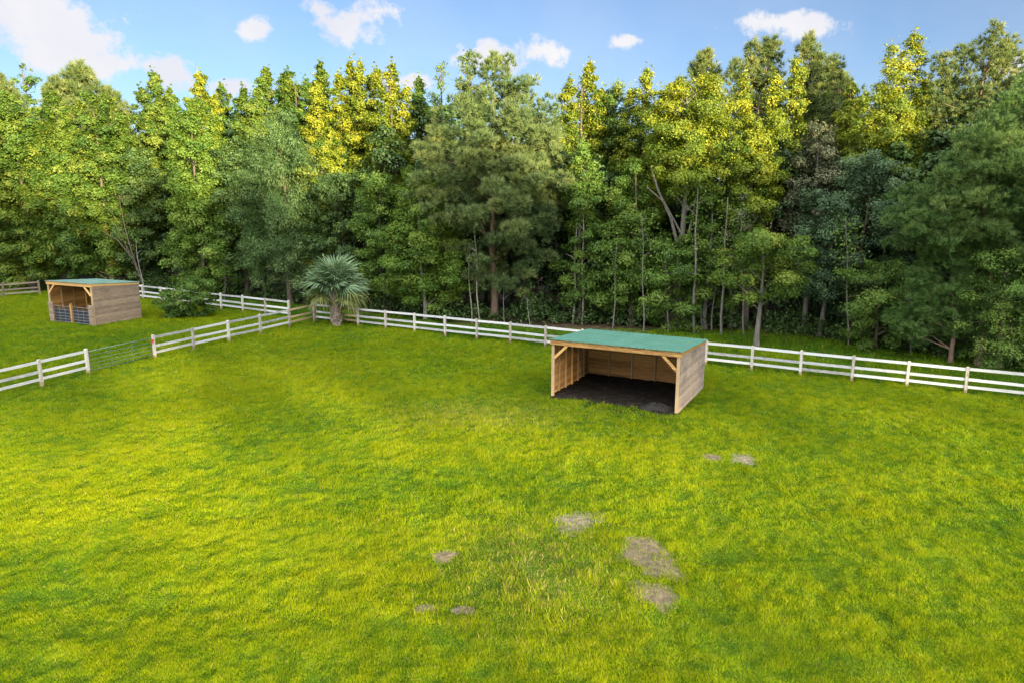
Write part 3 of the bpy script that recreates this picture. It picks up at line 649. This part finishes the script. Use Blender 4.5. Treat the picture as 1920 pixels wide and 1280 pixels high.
# ------------------------------------------------------------------ palm
def palm():
    b = G(632, 610); root = empty('palm_tree', b); tag(root, 'short blue green fan palm standing inside the fence corner', 'palm tree')
    rng = np.random.RandomState(3); Ht = 2.45
    V, F = tube_np(np.array([(0, 0, -.1), (0, 0, .1), (.01, 0, .6), (.0, .02, 1.2), (0, 0, Ht + .2)]), np.array([.36, .31, .29, .33, .22]), 14)
    mb = MB(); mb.add(V, [tuple(f) for f in F], 0, .4)
    for k in range(120):   # old leaf bases, criss-crossed
        z = .08 + 2.3 * k / 120; a = k * 2.39996; r = .31; s = 1 if k % 2 else -1
        p = Vector((math.cos(a) * r, math.sin(a) * r, z)); tdir = Vector((-math.sin(a), math.cos(a), 0))
        mb.beam(p - tdir * .09 * s + Vector((math.cos(a), math.sin(a), 0)) * -.02, p + tdir * .07 * s + Vector((math.cos(a) * .10, math.sin(a) * .10, .24)), .075, .03, (math.cos(a), math.sin(a), .3), t=rng.rand())
    mb.build('trunk', wood_mat('palm_boots', (.26, .21, .17), (.52, .46, .41), (.09, .07, .055), (4, 4, 4)), root)
    green = leaf_mat('palm_leaf', (.055, .105, .048), (.125, .205, .105), (.25, .335, .205), .2, .4)
    low = leaf_mat('palm_leaf_low', (.08, .10, .025), (.16, .19, .06), (.28, .29, .10), .25, .45)
    dead = leaf_mat('dead_palm_leaf', (.12, .085, .06), (.24, .19, .15), (.38, .32, .27), .1, .8)
    def frond(mat, seed, droopy):
        r2 = np.random.RandomState(seed); mb = MB(); Lp = .82
        mb.tube([(0, 0, 0), (.5 * Lp, 0, .06), (Lp, 0, .0), (Lp + .45, 0, -.16)], [.028, .022, .017, .008], 5, t=.75)
        ns = 26
        for i in range(ns):
            ang = math.radians(-128 + 256 * i / (ns - 1)); ln = (1.12 - .22 * abs(ang) / 2.2) * r2.uniform(.88, 1.1)
            base = Vector((Lp + .28 * max(0, math.cos(ang)), 0, -.05 * max(0, math.cos(ang)))); d = Vector((math.cos(ang), math.sin(ang), .34 * abs(math.sin(ang)) - .02))
            side = Vector((-math.sin(ang), math.cos(ang), 0)); tt = min(1, max(0, .5 + r2.randn() * .22))
            pts = []
            for q, w in ((.0, .014), (.3, .06), (.62, .042), (1.0, .004)):
                dr = -(droopy * q ** 2.2) * ln * (1 + .3 * r2.randn() * (q > .9))
                c = base + d * (ln * q) + Vector((-.12 * q * q * droopy * math.cos(ang), 0, dr)); up = Vector((0, 0, .018 * (1 if i % 2 else -1))); pts.append((c - side * w + up, c + side * w - up))
            Vv = [v for pr in pts for v in pr]; mb.add(Vv, [(2 * k, 2 * k + 1, 2 * k + 3, 2 * k + 2) for k in range(3)], 0, tt)
        return mb.build('frond', mat, root)
    protos = [frond(green, 1, .42), frond(green, 2, .62), frond(low, 3, .72), frond(low, 4, .85), frond(dead, 5, .9)]
    used = set(); n = 66
    for k in range(n):
        f = k / (n - 1); el = math.radians(86 - 104 * f); az = k * 2.39996 + rng.normal() * .15
        if f > .6 and abs((az + math.pi / 2 + math.pi) % (2 * math.pi) - math.pi) < .75: az += math.pi * .6     # the front of the trunk is clear
        i = (k % 2) if f < .72 else (2 + k % 2 if f < .97 else 4)
        o = protos[i]
        if i in used: o = o.copy(); C.objects.link(o); o.parent = root
        used.add(i); s = rng.uniform(1.0, 1.22) * (1.05 - .2 * f)
        M = Matrix.Translation((math.cos(az) * .12, math.sin(az) * .12, Ht + .12 - .35 * f)) @ Matrix.Rotation(az, 4, 'Z') @ Matrix.Rotation(-el, 4, 'Y') @ Matrix.Rotation(rng.normal() * .25, 4, 'X')
        o.matrix_local = M @ Matrix.Scale(s, 4)
palm()

# ------------------------------------------------------------------ trees of the wood
def tree(name, label, kind, px, back, top, wid, bot, leaf='gum', seed=0, group='trees along the wood', bark='brown', leaders=None, lean=0, Y=None, fork=None, leafsize=None, n=None, **kw):
    Yd = Y if Y is not None else edge_Y(px) + back
    mid = at(px, (top + bot) / 2, Yd); X = mid[0]; H = at(px, top, Yd)[2]; zb = max(.25, at(px, bot, Yd)[2])
    dep = Yd * CP + (CAM_H - (H + zb) / 2) * SP; pm = dep / F_PX; R = wid / 2 * pm
    rng = np.random.RandomState(seed + int(px)); root = empty(name, (X, Yd, 0), 0); tag(root, label, 'tree', group)
    ld = None
    if leaders:   # (px, top, width, bottom) of each leading stem
        ld = []
        for (lx, lt, lw, lb) in leaders: ld.append(((lx - px) * pm, rng.uniform(-.25, .25) * R, at(px, lt, Yd)[2], lw * (.6 if group == BACK and kind != 'pine' else .5) * pm, max(.25, at(px, lb, Yd)[2])))
    ls = leafsize or .0027 * Yd
    area = sum((l[3] * (l[2] - l[4]) for l in ld), 0) if ld else R * (H - zb)
    if kind == 'pine':
        V, F, t, Cn = pine_crown(rng, H, zb, R, kw.get('prof', 'oval'), nb=kw.get('nb', int(30 + 3.0 * area)), tufts=n or int(420 + 52 * area), needles=kw.get('needles', 26), nl=.0068 * Yd, wid=.00072 * Yd, leaders=ld)
    else:
        prof = {'gum': 'cone', 'oval': 'oval', 'column': 'column', 'round': 'round', 'feather': 'oval'}[kind]
        V, F, t, Cn = broadleaf(rng, H, zb, R, prof, ld, ncl=kw.get('ncl', int(60 + 5.6 * area)), cr=kw.get('cr', .46 + .065 * R), nleaf=int(1.9 * n) if n and n > 5000 else (n or int(6000 + 1250 * area)), leaf=ls, droop=.55 if kind == 'feather' else None, gap=kw.get('gap', 0), sunlit_top=.4 if leaf == 'gold' else 0.0, ratio=.34 if kind == 'feather' else .66)
    mesh_np('crown', V, F, LEAF[leaf], root, t)
    tv, tf = trunk_mesh(rng, H, kw.get('r', .06 + .011 * H), Cn, kw.get('limbs', 22), (lean, 0), fork(pm, Yd) if fork else None, kw.get('rl', .3))
    mesh_np('trunk', tv, tf, BARK[bark], root, smooth=True)
    return root
T = tree
BACK = 'tree tops behind the front row'
# back row, left to right
T('pine_tree', 'orange trunked pine cut by the left edge of the wood', 'pine', 5, 8, 150, 70, 330, 'pine', 1, BACK, 'pine')
T('slender_tree', 'tall thin airy tree standing alone above the far left treetops', 'column', 48, 12, 122, 42, 205, 'mid', 2, BACK, gap=.45, n=1500, cr=.5, ncl=40)
T('pine_tree', 'broad bushy pine with rounded top behind the left golden crowns', 'pine', 155, 9, 132, 150, 330, 'pine', 3, BACK, 'pine', leaders=[(165, 132, 90, 330), (118, 160, 60, 330), (205, 175, 80, 330)])
T('sweetgum_tree', 'tall green tree with orange tinged top right of the round pine', 'gum', 303, 6, 138, 95, 430, 'olive', 4, BACK, leaders=[(303, 138, 70, 430), (275, 165, 50, 400), (328, 170, 50, 420)])
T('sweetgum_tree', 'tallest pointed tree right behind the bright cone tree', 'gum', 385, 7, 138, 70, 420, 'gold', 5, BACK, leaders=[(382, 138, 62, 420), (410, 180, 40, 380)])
T('sweetgum_tree', 'narrow green tree with small dark tip left of the feathery tree', 'gum', 425, 9, 160, 60, 420, 'gum', 6, BACK)
T('sweetgum_tree', 'pale topped leafy tree behind the left of the feathery tree', 'gum', 478, 6, 160, 90, 430, 'olive', 7, BACK, leaders=[(462, 165, 55, 430), (490, 168, 50, 430)])
T('sweetgum_tree', 'green pointed tree straight behind the feathery tree', 'gum', 512, 13, 130, 80, 330, 'olive', 8, BACK, leaders=[(505, 130, 50, 330), (540, 140, 50, 330)])
T('sweetgum_tree', 'twin tipped green tree left of the golden spire', 'gum', 560, 12, 128, 80, 330, 'gum', 9, BACK, leaders=[(545, 132, 46, 330), (580, 150, 46, 330)])
T('sweetgum_tree', 'thin tip rising just behind the golden spire', 'gum', 606, 12, 118, 50, 330, 'olive', 10, BACK)
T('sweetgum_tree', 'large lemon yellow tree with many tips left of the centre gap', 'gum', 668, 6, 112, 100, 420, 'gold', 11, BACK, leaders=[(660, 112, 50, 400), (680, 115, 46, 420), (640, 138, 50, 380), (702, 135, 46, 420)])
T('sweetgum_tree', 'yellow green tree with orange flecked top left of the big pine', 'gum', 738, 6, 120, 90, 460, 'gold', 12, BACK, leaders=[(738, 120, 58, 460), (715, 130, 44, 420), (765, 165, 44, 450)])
T('sweetgum_tree', 'low green topped tree against the left side of the big pine', 'gum', 788, 9, 148, 60, 420, 'gum', 13, BACK)
T('slender_tree', 'airy thin crowned tree left of the big pine top', 'column', 830, 7, 115, 46, 260, 'olive', 14, BACK, gap=.4, n=1600, cr=.5, ncl=46)
T('slender_tree', 'tallest airy twig topped tree touching the big pine top', 'column', 878, 8, 96, 50, 250, 'olive', 15, BACK, gap=.35, n=2000, cr=.5, ncl=50)
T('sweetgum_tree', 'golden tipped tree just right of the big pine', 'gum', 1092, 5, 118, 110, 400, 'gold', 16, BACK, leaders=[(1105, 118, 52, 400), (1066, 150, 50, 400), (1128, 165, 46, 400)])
T('dark_hardwood', 'dull green tree in the low saddle right of the big pine', 'oval', 1150, 6, 168, 90, 430, 'olive', 17, BACK)
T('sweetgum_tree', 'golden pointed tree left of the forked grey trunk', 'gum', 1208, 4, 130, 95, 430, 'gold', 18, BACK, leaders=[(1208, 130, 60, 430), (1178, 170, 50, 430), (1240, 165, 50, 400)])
T('pine_tree', 'small tufted pine top peeping between two golden crowns', 'pine', 1318, 9, 108, 56, 260, 'pine', 19, BACK, 'pine')
T('pine_tree', 'dark tall pine with several spiky tips left of the cloud', 'pine', 1430, 8, 80, 110, 330, 'pine', 20, BACK, 'pine', leaders=[(1440, 80, 60, 330), (1408, 88, 50, 330), (1372, 120, 40, 300)])
T('pine_tree', 'dark pine with a single high tip right of the yellow spire', 'pine', 1510, 8, 76, 80, 330, 'pine', 21, BACK, 'pine', leaders=[(1506, 76, 56, 330), (1530, 110, 40, 330)])
T('pine_tree', 'leaning pale green pine tip in the notch of the skyline', 'pine', 1553, 7, 122, 62, 330, 'pine', 22, BACK, 'pine', lean=.8)
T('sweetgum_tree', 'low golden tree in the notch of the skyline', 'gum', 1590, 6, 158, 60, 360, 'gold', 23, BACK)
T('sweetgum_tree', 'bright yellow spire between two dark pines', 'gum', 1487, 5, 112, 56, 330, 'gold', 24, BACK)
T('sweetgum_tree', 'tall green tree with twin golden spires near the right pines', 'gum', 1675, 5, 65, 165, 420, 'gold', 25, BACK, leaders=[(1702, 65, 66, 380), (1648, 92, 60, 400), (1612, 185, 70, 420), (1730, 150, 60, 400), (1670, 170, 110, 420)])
T('pine_tree', 'very tall open pine with many upright tips at upper right', 'pine', 1832, 8, 70, 190, 330, 'pine', 26, BACK, 'pine', leaders=[(1840, 62, 80, 330), (1800, 92, 70, 330), (1760, 108, 60, 300), (1885, 85, 80, 330)])
T('pine_tree', 'pine with spiky crown cut by the right edge of the picture', 'pine', 1940, 9, 120, 120, 400, 'pine', 27, BACK, 'pine')
T('pine_tree', 'dim dark pine between the golden pair and the notch', 'pine', 1570, 12, 150, 90, 330, 'pine', 28, BACK, 'pine')
FRONT = 'trees of the front row'
# front row
T('leafy_tree', 'full leafy tree at the far left behind the grey fence', 'oval', 40, 2, 178, 135, 520, 'gum', 31, FRONT, leaders=[(40, 178, 100, 520), (-10, 200, 80, 520), (75, 205, 70, 520)])
T('leafy_tree', 'tall leafy tree with golden upper branches above the railed shelter roof', 'gum', 118, 1.5, 172, 150, 512, 'gum', 32, FRONT, leaders=[(105, 172, 90, 512), (140, 205, 80, 512), (75, 240, 70, 512)])
T('leafy_tree', 'round leafy tree with lit right shoulder right of the shelter roof peak', 'oval', 190, 1.0, 178, 125, 510, 'gum', 33, FRONT, leaders=[(190, 178, 100, 510), (232, 215, 50, 480), (165, 260, 90, 512)])
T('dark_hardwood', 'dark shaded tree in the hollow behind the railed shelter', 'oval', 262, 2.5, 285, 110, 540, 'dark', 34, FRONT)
T('bare_tree', 'pale leaning bare trunk with a side branch in the dark hollow', 'column', 254, -.6, 345, 26, 420, 'dark', 35, FRONT, 'brown', lean=-1.6, n=300, ncl=10, limbs=6, r=.085,
  fork=lambda pm, Yd: [([(-.8, 0, 3.4), (-2.0, .1, 5.0), (-3.4, .2, 5.8)], .06, .02), ([(-.4, 0, 2.2), (-1.2, -.1, 4.6), (-2.0, -.1, 6.5)], .05, .015)])
T('sweetgum_tree', 'bright cone shaped tree with golden spire behind the leafy shrub', 'gum', 370, -1.2, 188, 165, 548, 'fresh', 36, FRONT, leaders=[(375, 190, 150, 548), (340, 195, 60, 480), (400, 250, 70, 500)], r=.26, n=40000)
T('dark_hardwood', 'dark green tree between the cone tree and the feathery tree', 'oval', 452, 1.0, 262, 90, 522, 'dark', 37, FRONT)
T('feathery_tree', 'pale feathery tree with drooping sprays left of the palm', 'feather', 535, -.4, 213, 165, 545, 'feather', 38, FRONT, leaders=[(535, 213, 110, 500), (590, 330, 90, 530), (490, 290, 90, 526), (560, 260, 90, 520)], n=42000, cr=.8)
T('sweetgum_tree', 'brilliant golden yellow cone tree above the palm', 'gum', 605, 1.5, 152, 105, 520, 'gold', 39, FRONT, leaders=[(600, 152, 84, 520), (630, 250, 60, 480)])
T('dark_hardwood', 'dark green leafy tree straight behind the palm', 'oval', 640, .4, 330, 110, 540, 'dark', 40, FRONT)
T('dark_hardwood', 'shaded green tree between the palm and the white trunked tree', 'oval', 715, .3, 330, 95, 556, 'mid', 41, FRONT)
T('maple_tree', 'low bright green tree on a white trunk behind the fence', 'oval', 795, -.6, 335, 160, 572, 'fresh', 42, FRONT, 'pale', leaders=[(790, 335, 110, 560), (830, 420, 80, 575), (750, 430, 80, 560)], r=.17, n=34000, lean=-.4)
T('pine_tree', 'huge bushy pine in the centre with pale lit top', 'pine', 925, .8, 120, 285, 540, 'bluepine', 43, FRONT, 'pine', leaders=[(925, 120, 150, 420), (870, 165, 120, 430), (985, 160, 130, 430), (820, 250, 120, 430), (1030, 240, 100, 430), (940, 300, 240, 460), (950, 440, 150, 560), (890, 400, 120, 560)], n=9000, nb=170)
T('leafy_tree', 'green column of vines right of the big pine', 'column', 1090, .4, 262, 80, 572, 'mid', 44, FRONT)
T('leafy_tree', 'broad green leafy tree left of the forked grey trunk', 'oval', 1190, 0, 300, 130, 605, 'mid', 45, FRONT, leaders=[(1180, 300, 100, 585), (1215, 400, 80, 592), (1150, 420, 80, 580)])
T('poplar_tree', 'big golden crowned tree on a forked grey trunk behind the open shelter', 'oval', 1288, .2, 135, 165, 350, 'gold', 46, FRONT, 'grey', leaders=[(1275, 150, 80, 350), (1325, 142, 84, 340), (1240, 190, 80, 360), (1300, 200, 150, 365)], r=.30, limbs=34, rl=.5, n=36000,
  fork=lambda pm, Yd: [([(-.2, -.1, 5.4), (-.9, -.3, 7.6), (-1.9, -.5, 9.5), (-2.4, -.4, 11)], .13, .05), ([(.1, -.1, 4.6), (.5, -.3, 7.2), (.9, -.2, 9.8)], .12, .05), ([(-.1, -.2, 6.5), (-1.4, -.5, 8.6), (-2.6, -.6, 9.6)], .08, .03)])
T('leafy_tree', 'low leafy growth under the golden poplar behind the shelter roof', 'oval', 1255, -.6, 455, 130, 608, 'mid', 47, FRONT)
T('sweetgum_tree', 'bright yellow tree with two spires above the small oak', 'gum', 1415, .8, 138, 110, 430, 'gold', 48, FRONT, leaders=[(1440, 142, 62, 420), (1385, 140, 50, 420), (1415, 230, 100, 430)])
T('leafy_tree', 'green vine hung tree with pale stems left of the small oak', 'column', 1330, 0, 350, 100, 572, 'mid', 49, FRONT, 'pale', gap=.25)
T('grey_tree', 'grey brown half bare tree with pale seed heads behind the small oak', 'oval', 1380, 1.0, 330, 90, 520, 'grey', 50, FRONT, 'grey', gap=.3, limbs=34)
T('grey_tree', 'dull brown twiggy tree in the notch below the skyline', 'oval', 1530, 2.0, 235, 90, 480, 'grey', 51, FRONT, 'grey', limbs=36)
T('oak_tree', 'small olive oak on a grey trunk just behind the fence', 'round', 1428, 0, 448, 145, 560, 'gum', 52, 'trees standing clear of the wood', 'grey', Y=45.3, r=.19, n=16000, gap=.15)
T('dark_hardwood', 'dark round tree on a pale slanting trunk right of the small oak', 'round', 1548, 0, 370, 150, 560, 'teal', 53, 'trees standing clear of the wood', 'pale', Y=48.6, r=.17, lean=.7)
T('dark_hardwood', 'dark teal evergreen behind the slanting trunk', 'oval', 1620, 1.5, 300, 170, 590, 'teal', 54, FRONT)
T('leafy_tree', 'spreading low green tree at the wood edge right of the slanting trunk', 'oval', 1650, -.8, 500, 160, 642, 'mid', 55, FRONT)
T('pine_tree', 'big blue green pine filling the right side', 'pine', 1880, 0, 165, 260, 520, 'deeppine', 56, FRONT, 'pine', leaders=[(1900, 165, 170, 420), (1840, 250, 170, 450), (1780, 330, 160, 480), (1930, 300, 180, 520), (1730, 380, 110, 480)], n=8600, nb=150)
T('pine_tree', 'young bright green pine low in front of the right pines', 'pine', 1800, -1.4, 440, 150, 640, 'brightpine', 57, FRONT, 'pine', leaders=[(1770, 440, 90, 640), (1830, 450, 90, 640), (1730, 520, 70, 650)], n=2900, nb=90)
T('leafy_tree', 'rough leafy growth at the lower right edge of the wood', 'oval', 1885, -1.0, 470, 150, 690, 'mid', 58, FRONT)

# thin saplings in the dark gaps at the wood's edge
SAP = [  # base px, base py, top px, top py, label
    (272, 560, 256, 470, 'thin pale stem leaning left behind the railed shelter'), (470, 556, 466, 500, 'thin grey stem under the dark tree left of the palm'), (497, 560, 490, 490, 'thin grey stem below the feathery tree'),
    (545, 568, 540, 505, 'thin stem at the right foot of the feathery tree'), (735, 586, 730, 545, 'short pale stem first right of the palm fronds'), (768, 592, 758, 520, 'pale thin stem left of the white trunk'),
    (812, 594, 798, 540, 'leaning grey stem close left of the white trunk'), (884, 604, 878, 480, 'long crooked pale stem right of the white trunk'), (898, 606, 890, 450, 'tallest pale stem under the big pine'),
    (945, 606, 946, 540, 'straight brown stem under the middle of the big pine'), (995, 610, 988, 582, 'short curved white stem right of the big pine'), (1076, 606, 1080, 440, 'left of the two tall pale stems right of the big pine'),
    (1092, 607, 1093, 430, 'right of the two tall pale stems right of the big pine'), (1228, 612, 1230, 560, 'thin stem above the middle of the shelter roof'), (1278, 612, 1276, 570, 'forked thin stem above the right of the shelter roof'),
    (1315, 616, 1313, 560, 'pale stem above the right end of the shelter roof'), (1334, 618, 1340, 560, 'pale leaning stem right of the shelter roof'), (1368, 614, 1376, 568, 'slanting pale stem left of the small oak'),
    (1150, 616, 1156, 470, 'thin pale stem in front of the green vines right of the big pine'), (1207, 620, 1203, 430, 'tall thin stem rising behind the middle of the shelter roof'), (1252, 622, 1246, 500, 'slim stem just left of the forked trunk foot'),
    (1300, 624, 1306, 380, 'tall slim pale stem right of the forked grey trunk'), (1352, 626, 1362, 400, 'tall leaning stem left of the small oak crown'), (1395, 628, 1386, 420, 'tall slim stem touching the small oak crown'),
    (668, 590, 664, 520, 'slim grey stem just right of the palm head'), (420, 566, 424, 505, 'slim grey stem right of the bright cone tree'), (1590, 648, 1584, 440, 'slim pale stem before the dark teal evergreen'), (1706, 664, 1700, 560, 'slim stem before the spreading low tree'),
    (1492, 608, 1496, 545, 'thin brown stem between the small oak and the slanting trunk'), (1632, 642, 1634, 600, 'grey stem left under the spreading low tree'), (1675, 650, 1672, 600, 'grey stem right under the spreading low tree'), (1760, 668, 1766, 610, 'thin stem under the young bright pine')]
for i, (bx, by, tx, ty, lab) in enumerate(SAP):
    b = G(bx, by); Y = b[1]; tp = at(tx, ty, Y); rng = np.random.RandomState(300 + i); h = tp[2] + 1.0; dx = tp[0] - b[0]
    zs = np.linspace(-.1, h, 8); P = np.stack([dx * zs / h + .06 * np.sin(zs * 1.3 + i), .05 * np.cos(zs + i), zs], 1); r0 = .024 + .0045 * h + (.03 if i in (11, 12, 15, 16, 21, 22) else 0)
    V, F = tube_np(P, np.linspace(r0, r0 * .35, 8), 6); Vs, Fs = [V], [F]; off = len(V)
    for k in range(5):
        z = h * rng.uniform(.35, .95); a = rng.rand() * 6.28; p = np.array([dx * z / h, 0, z]); L = rng.uniform(.3, .9)
        q = p + np.array([math.cos(a) * L, math.sin(a) * L, L * rng.uniform(.2, .9)]); v, f = tube_np(np.array([p, p * .5 + q * .5 + [0, 0, .06], q]), np.array([r0 * .4, r0 * .3, .006]), 5); Vs.append(v); Fs.append(f + off); off += len(v)
    root = empty('sapling', (b[0], Y, 0)); tag(root, lab, 'sapling', 'bare saplings at the edge of the wood')
    mesh_np('trunk', np.concatenate(Vs), np.concatenate(Fs), BARK['pale' if i % 4 != 1 and i < 17 else 'grey'], root, smooth=True)
    n = 60 if i < 17 or i > 26 else 420; q = rng.rand(n, 1) ** .6; d3 = rng.normal(size=(n, 3)) * (np.array([.35, .35, .5]) if n == 60 else np.array([.5, .4, .35])) + (np.array([dx, 0, h]) if n == 60 else np.concatenate([dx * (.35 + .65 * q), 0 * q, h * (.35 + .65 * q)], 1)); V, F = leaves_mesh(d3, unit(rng.normal(size=(n, 3)) + [0, 0, .8]), rng.uniform(.12, .22, n), rng)
    mesh_np('crown', V, F, LEAF['mid'], root, np.repeat(rng.rand(n), 4))

# leafy shrub inside the fence by the railed shelter: two lobes
def shrub():
    b = G(348, 596); rng = np.random.RandomState(77); root = empty('leafy_shrub', b); tag(root, 'dark leafy twin lobed shrub in front of the fence beside the railed shelter', 'shrub')
    V, F, t, Cn = broadleaf(rng, 2.7, .1, 1.5, 'round', [(-.95, 0, 1.9, 1.0, -.2), (.85, .2, 2.75, 1.45, -.3)], ncl=150, cr=.42, nleaf=16000, leaf=.15)
    mesh_np('foliage', V, F, LEAF['mid'], root, np.clip(t - .12, 0, 1)); tv, tf = trunk_mesh(rng, 1.6, .05, Cn, 16); mesh_np('stem', tv, tf, BARK['brown'], root)
shrub()

# the deep of the wood: one mass of trunks and foliage no one could count
def woods():
    rng = np.random.RandomState(9); Vs, Fs, Ts, off = [], [], [], 0; Tv, Tf, toff = [], [], 0
    for row, (bk, m) in enumerate(((4.5, 40), (9, 38), (15, 36), (22, 34))):
        for k in range(m):
            px = -260 + 2500 * (k + rng.rand()) / m; Y = edge_Y(px) + bk + rng.uniform(-1.5, 1.5)
            skyl = float(np.interp(px, [0, 250, 330, 450, 700, 900, 1150, 1300, 1440, 1560, 1700, 1850, 1950], [200, 215, 190, 200, 165, 160, 205, 180, 140, 200, 140, 110, 110])) + rng.uniform(15, 70) + (0 if row else 60)
            top = at(px, skyl, Y); H = top[2]; R = rng.uniform(1.6, 2.6)
            V, F, t, Cn = broadleaf(rng, H, H * .12, R, 'column', None, ncl=60, cr=1.0, nleaf=(6000 if row == 0 else 3000), leaf=(.30 if row == 0 else .42))
            V = V + np.array([top[0], Y, 0]); Vs.append(V); Fs.append(F + off); off += len(V); Ts.append(np.clip(t * .8 - (.1 if row else .25), 0, 1))
            tv, tf = trunk_mesh(rng, H, .16, Cn, 3); Tv.append(tv + np.array([top[0], Y, 0])); Tf.append(tf + toff); toff += len(tv)
    o = mesh_np('woods', np.concatenate(Vs), np.concatenate(Fs), LEAF['dark'], None, np.concatenate(Ts)); tag(o, 'dense green depth of the wood behind the front trees', 'woods', kind='stuff')  # dark leaf and lowered tint paint in the shade inside the wood
    t = mesh_np('trunks', np.concatenate(Tv), np.concatenate(Tf), BARK['brown'], o); tag(t, kind='stuff')
    # low growth along the edge
    Vs, Fs, Ts, off = [], [], [], 0
    for k in range(900):
        px = rng.uniform(-150, 2150); dens = vnoise(px, 0, 60, 4)
        if rng.rand() > .35 + .8 * dens: continue
        Y = edge_Y(px) + rng.uniform(-.6, 3.4); X = at(px, 560, Y)[0]; h = rng.uniform(.35, 1.0 + .9 * dens)
        if Y < fence_y(X) + .8: continue
        n = 70; d = unit(rng.normal(size=(n, 3)) + [0, 0, .4]); P = d * np.array([h * .8, h * .8, h * .8]) * rng.uniform(.4, 1, (n, 1)) + np.array([0, 0, h * .5]); k2 = P[:, 2] > .05; P, d = P[k2], d[k2]; n = len(P)
        V, F = leaves_mesh(P + np.array([X, Y, 0]), unit(d * .5 + [0, 0, .6] + rng.normal(size=(n, 3)) * .5), rng.uniform(.12, .28, n), rng); Vs.append(V); Fs.append(F + off); off += len(V); Ts.append(np.repeat(np.clip(rng.normal(.35, .2, n), 0, 1), 4))
    o = mesh_np('undergrowth', np.concatenate(Vs), np.concatenate(Fs), LEAF['dark'], None, np.concatenate(Ts)); tag(o, 'low tangled green growth along the foot of the wood', 'undergrowth', kind='stuff')  # dark leaf again carries painted shade, here at the wood's foot
woods()

# unseen pine wood behind the viewer, added and shaped to shade the low sun
def shade_wood():
    rng = np.random.RandomState(12); Vs, Fs, off = [], [], 0; Tv, Tf, toff = [], [], 0
    for k in range(64):
        X = -15 + 130 * (k // 2 + rng.rand()) / 32; Y = -35 - 9 * (k % 2) + rng.uniform(-2, 2); H = float(np.interp(X, [10, 50, 80], [31.5, 28.5, 27])) + rng.uniform(-1.8, 1.8); zb = rng.uniform(15.2, 16.2)
        V, F, t, Cn = broadleaf(rng, H, zb, rng.uniform(3.4, 4.2), 'column', None, ncl=60, cr=1.5, nleaf=1100, leaf=1.0)
        Vs.append(V + [X, Y, 0]); Fs.append(F + off); off += len(V)
        tv, tf = trunk_mesh(rng, H, .15, Cn, 4); Tv.append(tv + [X, Y, 0]); Tf.append(tf + toff); toff += len(tv)
    o = mesh_np('woods', np.concatenate(Vs), np.concatenate(Fs), LEAF['pine'], None, np.full(off, .5)); tag(o, 'unseen tall pine wood added behind the viewer to shade the low sun', 'woods', kind='stuff')
    t = mesh_np('trunks', np.concatenate(Tv), np.concatenate(Tf), BARK['pine'], o); tag(t, kind='stuff')
shade_wood()
